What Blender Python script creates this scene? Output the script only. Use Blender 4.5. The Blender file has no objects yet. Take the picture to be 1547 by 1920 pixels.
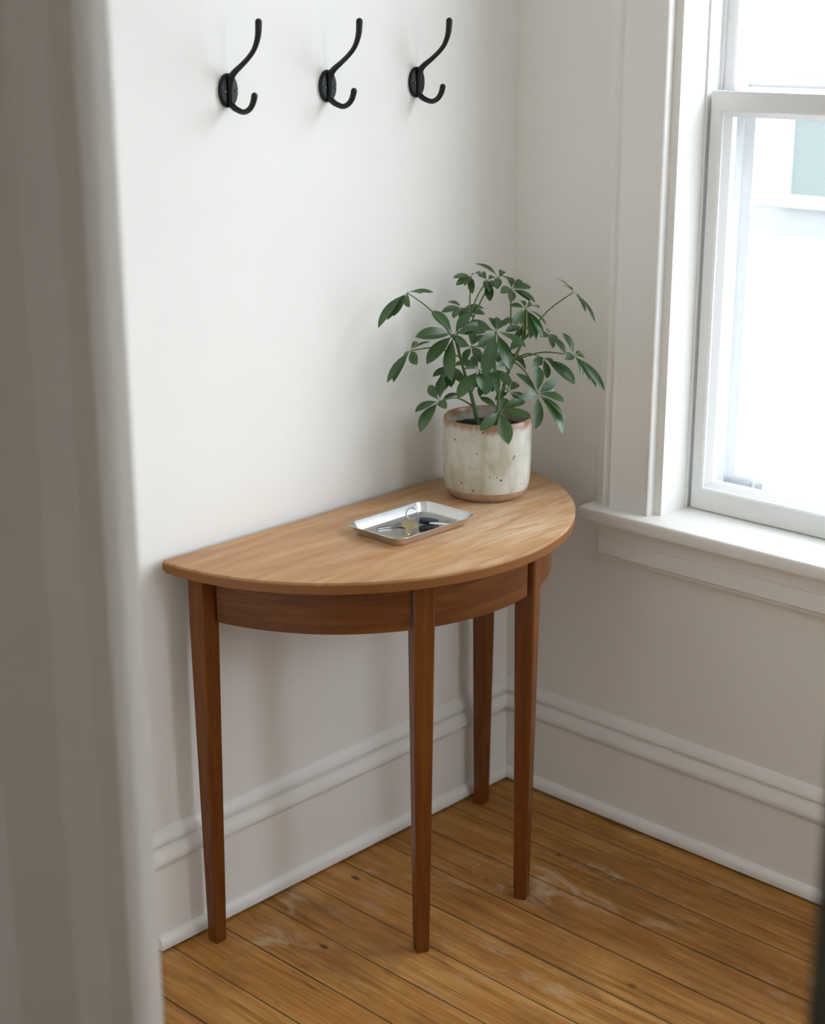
import bpy, bmesh, math, random
from mathutils import Vector, Matrix
C = bpy.context.scene.collection
SC = bpy.context.scene
PI = math.pi

# ------------------------------------------------------------------ camera
YAW, PITCH, ROLL = 0.75989, -0.300464, -0.001271
CAM = Vector((-2.60197, -2.17941, 1.67850))
F_PX = 3021.19                                  # focal length in pixels of the 1547 x 1920 frame
f = Vector((math.cos(PITCH) * math.cos(YAW), math.cos(PITCH) * math.sin(YAW), math.sin(PITCH)))
r = f.cross(Vector((0, 0, 1))).normalized()
u = r.cross(f)
r2 = r * math.cos(ROLL) + u * math.sin(ROLL)
u2 = -r * math.sin(ROLL) + u * math.cos(ROLL)
cd = bpy.data.cameras.new('camera')
cam = bpy.data.objects.new('camera', cd)
C.objects.link(cam)
cam.matrix_world = Matrix(((r2.x, u2.x, -f.x, CAM.x), (r2.y, u2.y, -f.y, CAM.y), (r2.z, u2.z, -f.z, CAM.z), (0, 0, 0, 1)))
cd.sensor_fit = 'VERTICAL'
cd.sensor_height = 36.0
cd.sensor_width = 36.0 * 1547 / 1920
cd.lens = F_PX / 1920 * 36.0
cd.clip_start = 0.02
cd.clip_end = 200
cd.dof.use_dof = True
cd.dof.focus_distance = 2.95
cd.dof.aperture_fstop = 3.5
SC.camera = cam

# ------------------------------------------------------------------ sky and exposure
SKY = 10.5
SKY_COL = (0.85, 0.92, 1.02)
w = bpy.data.worlds.new('overcast sky')
SC.world = w
w.use_nodes = True
nt = w.node_tree
nt.nodes.clear()
wo = nt.nodes.new('ShaderNodeOutputWorld')
bg = nt.nodes.new('ShaderNodeBackground')
geo = nt.nodes.new('ShaderNodeTexCoord')
dot = nt.nodes.new('ShaderNodeVectorMath'); dot.operation = 'DOT_PRODUCT'
SKY_DIR = Vector((0.55, -0.74, 0.20)).normalized()           # the thinnest cloud, where the sun hides
dot.inputs[1].default_value = SKY_DIR
nt.links.new(geo.outputs['Generated'], dot.inputs[0])
mr = nt.nodes.new('ShaderNodeMapRange')
mr.interpolation_type = 'SMOOTHSTEP'
mr.inputs['From Min'].default_value = 0.72
mr.inputs['From Max'].default_value = 1.0
mr.inputs['To Min'].default_value = SKY
mr.inputs['To Max'].default_value = SKY * 2.7
nt.links.new(dot.outputs['Value'], mr.inputs['Value'])
sz = nt.nodes.new('ShaderNodeSeparateXYZ')
nt.links.new(geo.outputs['Generated'], sz.inputs[0])
zen = nt.nodes.new('ShaderNodeMapRange')                     # an overcast sky is brightest overhead
zen.inputs['From Min'].default_value = 0.15
zen.inputs['From Max'].default_value = 1.0
zen.inputs['To Min'].default_value = 0.0
zen.inputs['To Max'].default_value = SKY * 2.2
nt.links.new(sz.outputs['Z'], zen.inputs['Value'])
tot = nt.nodes.new('ShaderNodeMath'); tot.operation = 'ADD'
nt.links.new(mr.outputs['Result'], tot.inputs[0])
nt.links.new(zen.outputs['Result'], tot.inputs[1])
nt.links.new(tot.outputs[0], bg.inputs['Strength'])
bg.inputs['Color'].default_value = SKY_COL + (1,)
nt.links.new(bg.outputs['Background'], wo.inputs['Surface'])

SC.view_settings.view_transform = 'Standard'
SC.view_settings.look = 'None'
SC.view_settings.gamma = 1.0
SC.view_settings.use_curve_mapping = False
SC.view_settings.exposure = -1.42
SC.cycles.max_bounces = 12
SC.cycles.diffuse_bounces = 8
SC.cycles.transparent_max_bounces = 16


def portal(name, loc, rot, sx, sy):
    """Marks an opening through which skylight enters (it gives off no light of its own)."""
    l = bpy.data.lights.new(name, 'AREA')
    l.shape = 'RECTANGLE'
    l.size, l.size_y = sx, sy
    l.cycles.is_portal = True
    o = bpy.data.objects.new(name, l)
    o.location = loc
    o.rotation_euler = rot
    C.objects.link(o)
    return o


portal('window_skylight', (0.26, -1.05, 1.59), (0, PI / 2, 0), 1.80, 1.32)
portal('front_fill_skylight', (-0.45, -3.2, 1.55), (-PI / 2, 0, 0), 0.6, 1.3)  # portal at the unseen front window added for fill
portal('hall_fill_skylight', (-3.95, -3.2, 1.15), (-PI / 2, 0, 0), 1.0, 1.1)  # portal at the unseen hall window, added to brighten the hall side

# ------------------------------------------------------------------ materials
def new_mat(name):
    m = bpy.data.materials.new(name)
    m.use_nodes = True
    n = m.node_tree
    n.nodes.clear()
    out = n.nodes.new('ShaderNodeOutputMaterial')
    b = n.nodes.new('ShaderNodeBsdfPrincipled')
    n.links.new(b.outputs[0], out.inputs[0])
    return m, n, b, out


def N(n, typ, **kw):
    x = n.nodes.new(typ)
    for k, v in kw.items():
        if k in x.inputs.keys():
            x.inputs[k].default_value = v
        else:
            setattr(x, k, v)
    return x


def mapping(n, scale, loc=(0, 0, 0), coord='Object'):
    tc = n.nodes.new('ShaderNodeTexCoord')
    mp = n.nodes.new('ShaderNodeMapping')
    mp.inputs['Scale'].default_value = scale
    mp.inputs['Location'].default_value = loc
    n.links.new(tc.outputs[coord], mp.inputs['Vector'])
    return mp.outputs['Vector']


def bent_map(n, vec, scale, loc):
    mp = n.nodes.new('ShaderNodeMapping')
    mp.inputs['Scale'].default_value = scale
    mp.inputs['Location'].default_value = loc
    n.links.new(vec, mp.inputs['Vector'])
    return mp.outputs['Vector']


def noise(n, vec, scale, detail=4, rough=0.55, dist=0.0):
    x = n.nodes.new('ShaderNodeTexNoise')
    x.inputs['Scale'].default_value = scale
    x.inputs['Detail'].default_value = detail
    x.inputs['Roughness'].default_value = rough
    x.inputs['Distortion'].default_value = dist
    if vec is not None:
        n.links.new(vec, x.inputs['Vector'])
    return x.outputs['Fac']


def ramp(n, fac, stops):
    x = n.nodes.new('ShaderNodeValToRGB')
    e = x.color_ramp.elements
    while len(e) < len(stops):
        e.new(0.5)
    for k, (p, c) in enumerate(stops):
        e[k].position = p
        e[k].color = tuple(c) + (1,) if len(c) == 3 else c
    n.links.new(fac, x.inputs['Fac'])
    return x.outputs['Color']


def mix(n, a, b, fac, blend='MIX'):
    x = n.nodes.new('ShaderNodeMix')
    x.data_type = 'RGBA'
    x.blend_type = blend
    for v, s in ((a, x.inputs[6]), (b, x.inputs[7])):
        if hasattr(v, 'node'):
            n.links.new(v, s)
        else:
            s.default_value = tuple(v) + (1,)
    if hasattr(fac, 'node'):
        n.links.new(fac, x.inputs[0])
    else:
        x.inputs[0].default_value = fac
    return x.outputs[2]


def math_(n, op, a, b=None, c=None):
    x = n.nodes.new('ShaderNodeMath')
    x.operation = op
    for k, v in enumerate((a, b, c)):
        if v is None:
            continue
        if hasattr(v, 'node'):
            n.links.new(v, x.inputs[k])
        else:
            x.inputs[k].default_value = v
    return x.outputs[0]


def bump(n, b, h, strength, dist=0.002):
    x = n.nodes.new('ShaderNodeBump')
    x.inputs['Strength'].default_value = strength
    x.inputs['Distance'].default_value = dist
    n.links.new(h, x.inputs['Height'])
    n.links.new(x.outputs['Normal'], b.inputs['Normal'])


def paint(name, col, rough, amp=0.06, bscale=90, bstr=0.15, spec=0.5):
    m, n, b, o = new_mat(name)
    v = mapping(n, (1, 1, 1))
    k = noise(n, v, 2.5, 3)
    lo = tuple(x * (1 - amp) for x in col)
    c = ramp(n, k, [(0.3, lo), (0.7, col)])
    n.links.new(c, b.inputs['Base Color'])
    b.inputs['Roughness'].default_value = rough
    b.inputs['Specular IOR Level'].default_value = spec
    bump(n, b, noise(n, v, bscale, 4), bstr, 0.0015)
    return m


def flat(name, col, rough=0.5, metal=0.0, spec=0.5):
    m, n, b, o = new_mat(name)
    v = mapping(n, (1, 1, 1))
    k = noise(n, v, 40, 3)
    c = ramp(n, k, [(0.3, tuple(x * 0.93 for x in col)), (0.7, col)])
    n.links.new(c, b.inputs['Base Color'])
    b.inputs['Roughness'].default_value = rough
    b.inputs['Metallic'].default_value = metal
    b.inputs['Specular IOR Level'].default_value = spec
    return m


def wood(name, stops, axis, rough=0.42, fine=1.0, wear_light=None, bent=False):
    """Grain runs along AXIS (0, 1 or 2) in object space."""
    m, n, b, o = new_mat(name)
    if bent:                                    # grain follows the curve of a rail bent about the origin
        tcb = N(n, 'ShaderNodeTexCoord')
        sb = N(n, 'ShaderNodeSeparateXYZ'); n.links.new(tcb.outputs['Object'], sb.inputs[0])
        ang = math_(n, 'MULTIPLY', math_(n, 'ARCTAN2', math_(n, 'MULTIPLY', sb.outputs[0], -1.0), math_(n, 'MULTIPLY', sb.outputs[1], -1.0)), 0.41)
        cbn = N(n, 'ShaderNodeCombineXYZ'); n.links.new(ang, cbn.inputs[0]); n.links.new(sb.outputs[2], cbn.inputs[2])
        mapping_ = lambda n_, sc, loc=(0, 0, 0): bent_map(n_, cbn.outputs[0], sc, loc)
    else:
        mapping_ = mapping
    s = [26.0 * fine] * 3
    s[axis] = 2.2
    v = mapping_(n, tuple(s))
    g = noise(n, v, 1.6, 6, 0.62, 0.7)
    s2 = [160.0 * fine] * 3
    s2[axis] = 7.0
    v2 = mapping_(n, tuple(s2), (3.1, 1.7, 0.4))
    g2 = noise(n, v2, 1.0, 3, 0.6, 0.25)
    gg = math_(n, 'ADD', math_(n, 'MULTIPLY', g, 0.72), math_(n, 'MULTIPLY', g2, 0.28))
    c = ramp(n, gg, stops)
    vb = mapping(n, (1, 1, 1), (0.7, 0.3, 0.2))
    c = mix(n, c, (0.55, 0.50, 0.45), math_(n, 'MULTIPLY', noise(n, vb, 5.0, 3), 0.35), 'MULTIPLY')
    if wear_light:
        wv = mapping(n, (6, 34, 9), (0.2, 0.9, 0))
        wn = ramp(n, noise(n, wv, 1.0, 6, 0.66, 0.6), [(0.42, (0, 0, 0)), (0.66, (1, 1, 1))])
        # mottled worn finish; its paler right-front zone also paints in brightness from the window
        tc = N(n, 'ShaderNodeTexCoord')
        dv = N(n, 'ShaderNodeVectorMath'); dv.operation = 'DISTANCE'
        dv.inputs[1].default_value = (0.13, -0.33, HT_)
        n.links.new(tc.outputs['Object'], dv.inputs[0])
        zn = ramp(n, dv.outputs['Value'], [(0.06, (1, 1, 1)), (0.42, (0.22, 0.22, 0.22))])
        c = mix(n, c, wear_light, math_(n, 'MULTIPLY', math_(n, 'MULTIPLY_ADD', wn, 0.75, 0.25), math_(n, 'MULTIPLY', zn, 0.9)))
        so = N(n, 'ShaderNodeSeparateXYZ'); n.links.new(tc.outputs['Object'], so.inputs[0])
        rim_shade = ramp(n, math_(n, 'MULTIPLY_ADD', so.outputs[2], 100.0, -HT_ * 100.0 + 1.0), [(0.35, (1, 1, 1)), (0.75, (0, 0, 0))])
        c = mix(n, c, mix(n, (0.16, 0.058, 0.013), (0.25, 0.10, 0.028), gg), rim_shade)  # edge of the top coloured darker to stand for its shade
    n.links.new(c, b.inputs['Base Color'])
    b.inputs['Roughness'].default_value = rough
    b.inputs['Specular IOR Level'].default_value = 0.28
    bump(n, b, gg, 0.12, 0.0012)
    return m


HT_ = 0.76
M = {}
M['wall'] = paint('painted plaster', (0.80, 0.785, 0.74), 0.75, 0.03, 70, 0.10, 0.3)
M['trim'] = paint('white gloss paint', (0.80, 0.785, 0.745), 0.42, 0.03, 30, 0.06)
M['casing'] = paint('old white trim paint', (0.76, 0.735, 0.67), 0.5, 0.05, 12, 0.10)
M['sash'] = paint('white window paint', (0.83, 0.83, 0.82), 0.4, 0.02, 30, 0.05)
M['ceiling'] = paint('ceiling white', (0.82, 0.81, 0.79), 0.8, 0.02)
M['storm'] = flat('white storm frame paint', (0.80, 0.81, 0.82), 0.45)
M['slot'] = flat('grey vent plastic', (0.42, 0.45, 0.46), 0.6)
M['iron'] = flat('black cast iron', (0.006, 0.008, 0.007), 0.45, 0.0, 0.3)
M['screw'] = flat('dark screw steel', (0.05, 0.055, 0.055), 0.3, 0.6)
M['steel'] = flat('brushed steel', (0.80, 0.80, 0.80), 0.26, 1.0)
M['key_steel'] = flat('key steel', (0.50, 0.50, 0.50), 0.3, 1.0)
M['pale_key'] = flat('pale nickel silver', (0.78, 0.75, 0.68), 0.35)
M['brass'] = flat('worn brass', (0.70, 0.57, 0.30), 0.36, 1.0)
M['blue'] = flat('blue key plastic', (0.010, 0.020, 0.045), 0.35)
M['dark_key'] = flat('black key plastic', (0.012, 0.012, 0.013), 0.45)
M['door'] = flat('dark green door paint', (0.055, 0.065, 0.045), 0.5)
M['facade'] = flat('white clapboard', (0.75, 0.76, 0.75), 0.7)
M['far_glass'] = flat('teal window of the far house', (0.125, 0.143, 0.135), 0.5)
M['foundation'] = flat('grey foundation', (0.23, 0.23, 0.225), 0.8)
M['asphalt'] = flat('grey road', (0.18, 0.18, 0.175), 0.9)
M['snow'] = flat('pale ground', (0.55, 0.55, 0.54), 0.9)
M['bark'] = flat('grey bark', (0.12, 0.11, 0.10), 0.9)
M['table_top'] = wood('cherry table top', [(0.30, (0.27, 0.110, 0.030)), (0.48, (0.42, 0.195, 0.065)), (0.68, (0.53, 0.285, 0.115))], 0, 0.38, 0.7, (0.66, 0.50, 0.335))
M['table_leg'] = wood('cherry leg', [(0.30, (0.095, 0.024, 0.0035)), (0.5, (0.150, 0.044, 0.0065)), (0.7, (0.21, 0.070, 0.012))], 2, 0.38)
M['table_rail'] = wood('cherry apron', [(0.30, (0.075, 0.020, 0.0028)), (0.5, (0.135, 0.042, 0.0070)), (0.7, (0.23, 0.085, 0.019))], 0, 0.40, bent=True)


def glass_mat():
    m, n, b, o = new_mat('window glass')
    n.nodes.remove(b)
    t = N(n, 'ShaderNodeBsdfTransparent'); t.inputs[0].default_value = (0.995, 1.0, 0.998, 1)
    g = N(n, 'ShaderNodeBsdfGlossy'); g.inputs['Roughness'].default_value = 0.02
    fr = N(n, 'ShaderNodeFresnel'); fr.inputs['IOR'].default_value = 1.45
    k = noise(n, mapping(n, (1, 1, 1)), 3.0, 2)
    fac = math_(n, 'MULTIPLY', fr.outputs[0], math_(n, 'MULTIPLY_ADD', k, 0.1, 0.30))
    mx = N(n, 'ShaderNodeMixShader')
    n.links.new(fac, mx.inputs[0]); n.links.new(t.outputs[0], mx.inputs[1]); n.links.new(g.outputs[0], mx.inputs[2])
    n.links.new(mx.outputs[0], o.inputs[0])
    return m


M['glass'] = glass_mat()


def floor_mat():
    m, n, b, o = new_mat('old pine boards')
    W, X0 = 0.111, -0.102
    tc = N(n, 'ShaderNodeTexCoord')
    sp = N(n, 'ShaderNodeSeparateXYZ'); n.links.new(tc.outputs['Object'], sp.inputs[0])
    # boards run along y and wander by a hair
    wob = noise(n, mapping(n, (2, 1.3, 1)), 1.0, 2)
    x = math_(n, 'ADD', sp.outputs['X'], math_(n, 'MULTIPLY', math_(n, 'SUBTRACT', wob, 0.5), 0.006))
    uu = math_(n, 'DIVIDE', math_(n, 'SUBTRACT', x, X0), W)
    idx = math_(n, 'FLOOR', uu)
    fr = math_(n, 'FRACT', uu)
    wn = N(n, 'ShaderNodeTexWhiteNoise'); wn.noise_dimensions = '1D'; n.links.new(idx, wn.inputs['W'])
    # grain, shifted from board to board
    cb = N(n, 'ShaderNodeCombineXYZ')
    n.links.new(sp.outputs['X'], cb.inputs[0])
    n.links.new(math_(n, 'ADD', sp.outputs['Y'], math_(n, 'MULTIPLY', wn.outputs['Value'], 17.0)), cb.inputs[1])
    def gmap(sx, sy):
        mp = N(n, 'ShaderNodeMapping'); mp.inputs['Scale'].default_value = (sx, sy, 1)
        n.links.new(cb.outputs[0], mp.inputs['Vector'])
        return mp.outputs[0]
    g1 = noise(n, gmap(30, 1.9), 1.4, 6, 0.6, 0.9)
    g2 = noise(n, gmap(170, 2.6), 1.5, 4, 0.7, 0.5)
    gg = math_(n, 'ADD', math_(n, 'MULTIPLY', g1, 0.5), math_(n, 'MULTIPLY', g2, 0.5))
    col = ramp(n, gg, [(0.34, (0.15, 0.056, 0.011)), (0.46, (0.37, 0.17, 0.042)), (0.56, (0.50, 0.260, 0.080)), (0.68, (0.60, 0.35, 0.14))])
    tint = ramp(n, wn.outputs['Value'], [(0.0, (0.82, 0.76, 0.66)), (0.5, (1.0, 0.97, 0.90)), (1.0, (0.95, 0.88, 0.74))])
    col = mix(n, col, tint, 1.0, 'MULTIPLY')
    # blotches of old varnish, and pale scuffed patches
    bl = ramp(n, noise(n, mapping(n, (1, 0.7, 1)), 7.0, 5, 0.6, 0.5), [(0.40, (0, 0, 0)), (0.62, (1, 1, 1))])
    col = mix(n, col, (0.27, 0.105, 0.024), math_(n, 'MULTIPLY', bl, 0.50))
    grime = ramp(n, noise(n, mapping(n, (9, 3.2, 1), (5.1, 1.3, 0)), 1.0, 6, 0.7, 0.6), [(0.50, (0, 0, 0)), (0.72, (1, 1, 1))])
    col = mix(n, col, (0.10, 0.048, 0.016), math_(n, 'MULTIPLY', grime, 0.55))
    scuff = ramp(n, noise(n, mapping(n, (16, 7, 1), (2.2, 0.4, 0)), 1.0, 7, 0.68, 0.8), [(0.54, (0, 0, 0)), (0.68, (1, 1, 1))])
    zone = ramp(n, noise(n, mapping(n, (1, 1, 1), (0.35, 0.2, 0)), 2.4, 2), [(0.42, (0, 0, 0)), (0.6, (1, 1, 1))])
    col = mix(n, col, (0.50, 0.375, 0.25), math_(n, 'MULTIPLY', math_(n, 'MULTIPLY', scuff, zone), 0.75))
    # knots and dark flecks
    vk = N(n, 'ShaderNodeTexVoronoi'); vk.inputs['Scale'].default_value = 1.0
    n.links.new(mapping(n, (11, 6, 1), (0.3, 0.8, 0)), vk.inputs['Vector'])
    kn = ramp(n, vk.outputs['Distance'], [(0.035, (1, 1, 1)), (0.09, (0, 0, 0))])
    sel = N(n, 'ShaderNodeSeparateColor'); n.links.new(vk.outputs['Color'], sel.inputs[0])
    kn = math_(n, 'MULTIPLY', kn, math_(n, 'GREATER_THAN', sel.outputs[0], 0.55))
    col = mix(n, col, (0.045, 0.020, 0.008), math_(n, 'MULTIPLY', kn, 0.85))
    fl = ramp(n, noise(n, gmap(70, 9), 1.0, 3, 0.7, 0.3), [(0.66, (0, 0, 0)), (0.74, (1, 1, 1))])
    col = mix(n, col, (0.07, 0.032, 0.012), math_(n, 'MULTIPLY', fl, 0.5))
    # white paint specks
    vs = N(n, 'ShaderNodeTexVoronoi'); vs.inputs['Scale'].default_value = 16.0
    n.links.new(mapping(n, (1, 1, 1), (4.3, 2.8, 0)), vs.inputs['Vector'])
    sel2 = N(n, 'ShaderNodeSeparateColor'); n.links.new(vs.outputs['Color'], sel2.inputs[0])
    sk = math_(n, 'MULTIPLY', math_(n, 'LESS_THAN', vs.outputs['Distance'], 0.030), math_(n, 'GREATER_THAN', sel2.outputs[1], 0.80))
    col = mix(n, col, (0.72, 0.70, 0.66), sk)
    # seams between the boards
    edge = math_(n, 'MULTIPLY', math_(n, 'MINIMUM', fr, math_(n, 'SUBTRACT', 1.0, fr)), W)
    sw = math_(n, 'MULTIPLY_ADD', noise(n, mapping(n, (8, 3, 1)), 1.0, 3), 0.0030, -0.0004)
    seam = math_(n, 'SUBTRACT', 1.0, math_(n, 'MULTIPLY', math_(n, 'SUBTRACT', edge, sw), 900.0))
    seam = math_(n, 'MINIMUM', math_(n, 'MAXIMUM', seam, 0.0), 1.0)
    col = mix(n, col, (0.040, 0.018, 0.006), math_(n, 'MULTIPLY', seam, 0.85))
    n.links.new(col, b.inputs['Base Color'])
    rg = math_(n, 'ADD', 0.40, math_(n, 'MULTIPLY', noise(n, mapping(n, (1, 1, 1)), 14.0, 4), 0.25))
    n.links.new(rg, b.inputs['Roughness'])
    b.inputs['Specular IOR Level'].default_value = 0.2
    h = math_(n, 'SUBTRACT', math_(n, 'MULTIPLY', gg, 0.3), seam)
    bump(n, b, h, 0.35, 0.002)
    return m


M['floor'] = floor_mat()


def glaze_mat():
    m, n, b, o = new_mat('speckled stoneware glaze')
    tc = N(n, 'ShaderNodeTexCoord')
    sp = N(n, 'ShaderNodeSeparateXYZ'); n.links.new(tc.outputs['Object'], sp.inputs[0])
    z = sp.outputs['Z']
    v1 = mapping(n, (1, 1, 1))
    base = ramp(n, noise(n, v1, 14.0, 4, 0.55, 0.6), [(0.30, (0.41, 0.375, 0.285)), (0.50, (0.55, 0.535, 0.455)), (0.70, (0.63, 0.63, 0.575))])
    runs = ramp(n, noise(n, mapping(n, (26, 26, 3.5), (1.2, 0.4, 0)), 1.0, 3, 0.5, 0.3), [(0.46, (0, 0, 0)), (0.66, (1, 1, 1))])
    base = mix(n, base, (0.36, 0.27, 0.16), math_(n, 'MULTIPLY', runs, 0.55))
    # rust where the glaze thins at the rim
    rn = noise(n, mapping(n, (30, 30, 10)), 1.0, 3)
    rim = math_(n, 'ADD', z, math_(n, 'MULTIPLY', math_(n, 'SUBTRACT', rn, 0.5), 0.045))
    rf = ramp(n, math_(n, 'DIVIDE', rim, 0.16), [(0.895, (0, 0, 0)), (0.965, (1, 1, 1))])
    base = mix(n, base, (0.30, 0.125, 0.050), math_(n, 'MULTIPLY', rf, 0.85))
    # iron specks
    vs = N(n, 'ShaderNodeTexVoronoi'); vs.inputs['Scale'].default_value = 120.0
    n.links.new(v1, vs.inputs['Vector'])
    sl = N(n, 'ShaderNodeSeparateColor'); n.links.new(vs.outputs['Color'], sl.inputs[0])
    clump = ramp(n, noise(n, mapping(n, (16, 16, 34), (0.4, 0.1, 0.2)), 1.0, 2), [(0.53, (0, 0, 0)), (0.57, (1, 1, 1))])
    thr = math_(n, 'MULTIPLY_ADD', sl.outputs[1], 0.22, 0.06)
    sk = math_(n, 'MULTIPLY', math_(n, 'LESS_THAN', vs.outputs['Distance'], thr), math_(n, 'GREATER_THAN', sl.outputs[0], 0.48))
    base = mix(n, base, (0.06, 0.035, 0.018), math_(n, 'MULTIPLY', sk, math_(n, 'MULTIPLY', clump, 0.9)))
    # bare clay foot
    foot = math_(n, 'LESS_THAN', math_(n, 'ADD', z, math_(n, 'MULTIPLY', noise(n, v1, 9, 2), 0.004)), 0.0215)
    clay = ramp(n, noise(n, v1, 60, 3), [(0.3, (0.33, 0.205, 0.125)), (0.7, (0.42, 0.275, 0.175))])
    base = mix(n, base, clay, foot)
    n.links.new(base, b.inputs['Base Color'])
    n.links.new(math_(n, 'MULTIPLY_ADD', foot, 0.5, 0.24), b.inputs['Roughness'])
    bump(n, b, noise(n, v1, 40, 3), 0.08, 0.002)
    return m


M['glaze'] = glaze_mat()


def leaf_mat():
    m, n, b, o = new_mat('umbrella plant leaf')
    v = mapping(n, (1, 1, 1))
    c = ramp(n, noise(n, v, 16, 3), [(0.3, (0.006, 0.034, 0.006)), (0.7, (0.021, 0.080, 0.015))])
    uv = N(n, 'ShaderNodeUVMap')
    sp = N(n, 'ShaderNodeSeparateXYZ'); n.links.new(uv.outputs[0], sp.inputs[0])
    mid = math_(n, 'LESS_THAN', math_(n, 'ABSOLUTE', math_(n, 'SUBTRACT', sp.outputs[0], 0.5)), 0.022)
    c = mix(n, c, (0.10, 0.20, 0.06), math_(n, 'MULTIPLY', mid, 0.5))
    ge = N(n, 'ShaderNodeNewGeometry')
    c = mix(n, c, (0.085, 0.16, 0.06), math_(n, 'MULTIPLY', ge.outputs['Backfacing'], 0.8))
    n.links.new(c, b.inputs['Base Color'])
    b.inputs['Roughness'].default_value = 0.40
    b.inputs['Specular IOR Level'].default_value = 0.85
    tr = N(n, 'ShaderNodeBsdfTranslucent'); tr.inputs[0].default_value = (0.17, 0.32, 0.03, 1)
    mx = N(n, 'ShaderNodeMixShader'); mx.inputs[0].default_value = 0.17
    n.links.new(b.outputs[0], mx.inputs[1]); n.links.new(tr.outputs[0], mx.inputs[2])
    n.links.new(mx.outputs[0], o.inputs[0])
    return m


M['leaf'] = leaf_mat()
M['stem'] = flat('green stem', (0.085, 0.135, 0.030), 0.5)


def soil_mat():
    m, n, b, o = new_mat('potting soil')
    v = mapping(n, (1, 1, 1))
    c = ramp(n, noise(n, v, 160, 4, 0.7), [(0.3, (0.010, 0.007, 0.005)), (0.7, (0.045, 0.030, 0.020))])
    n.links.new(c, b.inputs['Base Color'])
    b.inputs['Roughness'].default_value = 0.95
    bump(n, b, noise(n, v, 120, 4, 0.7), 0.9, 0.006)
    return m


M['soil'] = soil_mat()

# ------------------------------------------------------------------ mesh helpers
def link(name, bm, mat, parent=None, smooth=False, angle=None):
    me = bpy.data.meshes.new(name)
    bmesh.ops.recalc_face_normals(bm, faces=bm.faces)
    bm.to_mesh(me)
    bm.free()
    me.materials.append(mat)
    if smooth:
        for p in me.polygons:
            p.use_smooth = True
        if angle:
            me.set_sharp_from_angle(angle=math.radians(angle))
    o = bpy.data.objects.new(name, me)
    C.objects.link(o)
    if parent:
        o.parent = parent
    return o


def empty(name, loc=(0, 0, 0), rotz=0.0):
    o = bpy.data.objects.new(name, None)
    o.empty_display_size = 0.05
    o.location = loc
    o.rotation_euler = (0, 0, rotz)
    C.objects.link(o)
    return o


def tag(o, label, cat, group=None, kind=None):
    o['label'] = label
    o['category'] = cat
    if group:
        o['group'] = group
    if kind:
        o['kind'] = kind
    return o


def box(bm, a, b, bev=0.0):
    x0, x1 = sorted((a[0], b[0])); y0, y1 = sorted((a[1], b[1])); z0, z1 = sorted((a[2], b[2]))
    v = [bm.verts.new(p) for p in ((x0, y0, z0), (x1, y0, z0), (x1, y1, z0), (x0, y1, z0), (x0, y0, z1), (x1, y0, z1), (x1, y1, z1), (x0, y1, z1))]
    fs = [bm.faces.new([v[i] for i in q]) for q in ((3, 2, 1, 0), (4, 5, 6, 7), (0, 1, 5, 4), (1, 2, 6, 5), (2, 3, 7, 6), (3, 0, 4, 7))]
    if bev:
        es = list({e for fc in fs for e in fc.edges})
        bmesh.ops.bevel(bm, geom=es, offset=bev, segments=2, affect='EDGES', profile=0.5)
    return v


def extrude(bm, prof, fn, a, b):
    """Closed 2-D profile swept straight from a to b; FN maps (p, q, t) to a point."""
    A = [bm.verts.new(fn(p, q, a)) for p, q in prof]
    B = [bm.verts.new(fn(p, q, b)) for p, q in prof]
    k = len(prof)
    for i in range(k):
        j = (i + 1) % k
        bm.faces.new((A[i], A[j], B[j], B[i]))
    bm.faces.new(A[::-1])
    bm.faces.new(B)


def lathe(bm, prof, seg=64, z0=0.0):
    """(radius, z) profile turned about z, open ends closed when radius is 0."""
    rings = []
    for rr, z in prof:
        if rr < 1e-6:
            rings.append([bm.verts.new((0, 0, z + z0))])
        else:
            rings.append([bm.verts.new((rr * math.cos(2 * PI * k / seg), rr * math.sin(2 * PI * k / seg), z + z0)) for k in range(seg)])
    for A, B in zip(rings, rings[1:]):
        for k in range(seg):
            l = (k + 1) % seg
            if len(A) == 1 and len(B) > 1:
                bm.faces.new((A[0], B[k], B[l]))
            elif len(B) == 1 and len(A) > 1:
                bm.faces.new((A[k], A[l], B[0]))
            elif len(A) > 1:
                bm.faces.new((A[k], A[l], B[l], B[k]))


def catmull(P, n=8):
    P = [Vector(p) for p in P]
    out = []
    for i in range(len(P) - 1):
        p0 = P[max(i - 1, 0)]; p1 = P[i]; p2 = P[i + 1]; p3 = P[min(i + 2, len(P) - 1)]
        for k in range(n):
            t = k / n
            out.append(0.5 * ((2 * p1) + (p2 - p0) * t + (2 * p0 - 5 * p1 + 4 * p2 - p3) * t * t + (3 * p1 - p0 - 3 * p2 + p3) * t ** 3))
    out.append(P[-1])
    return out


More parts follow.
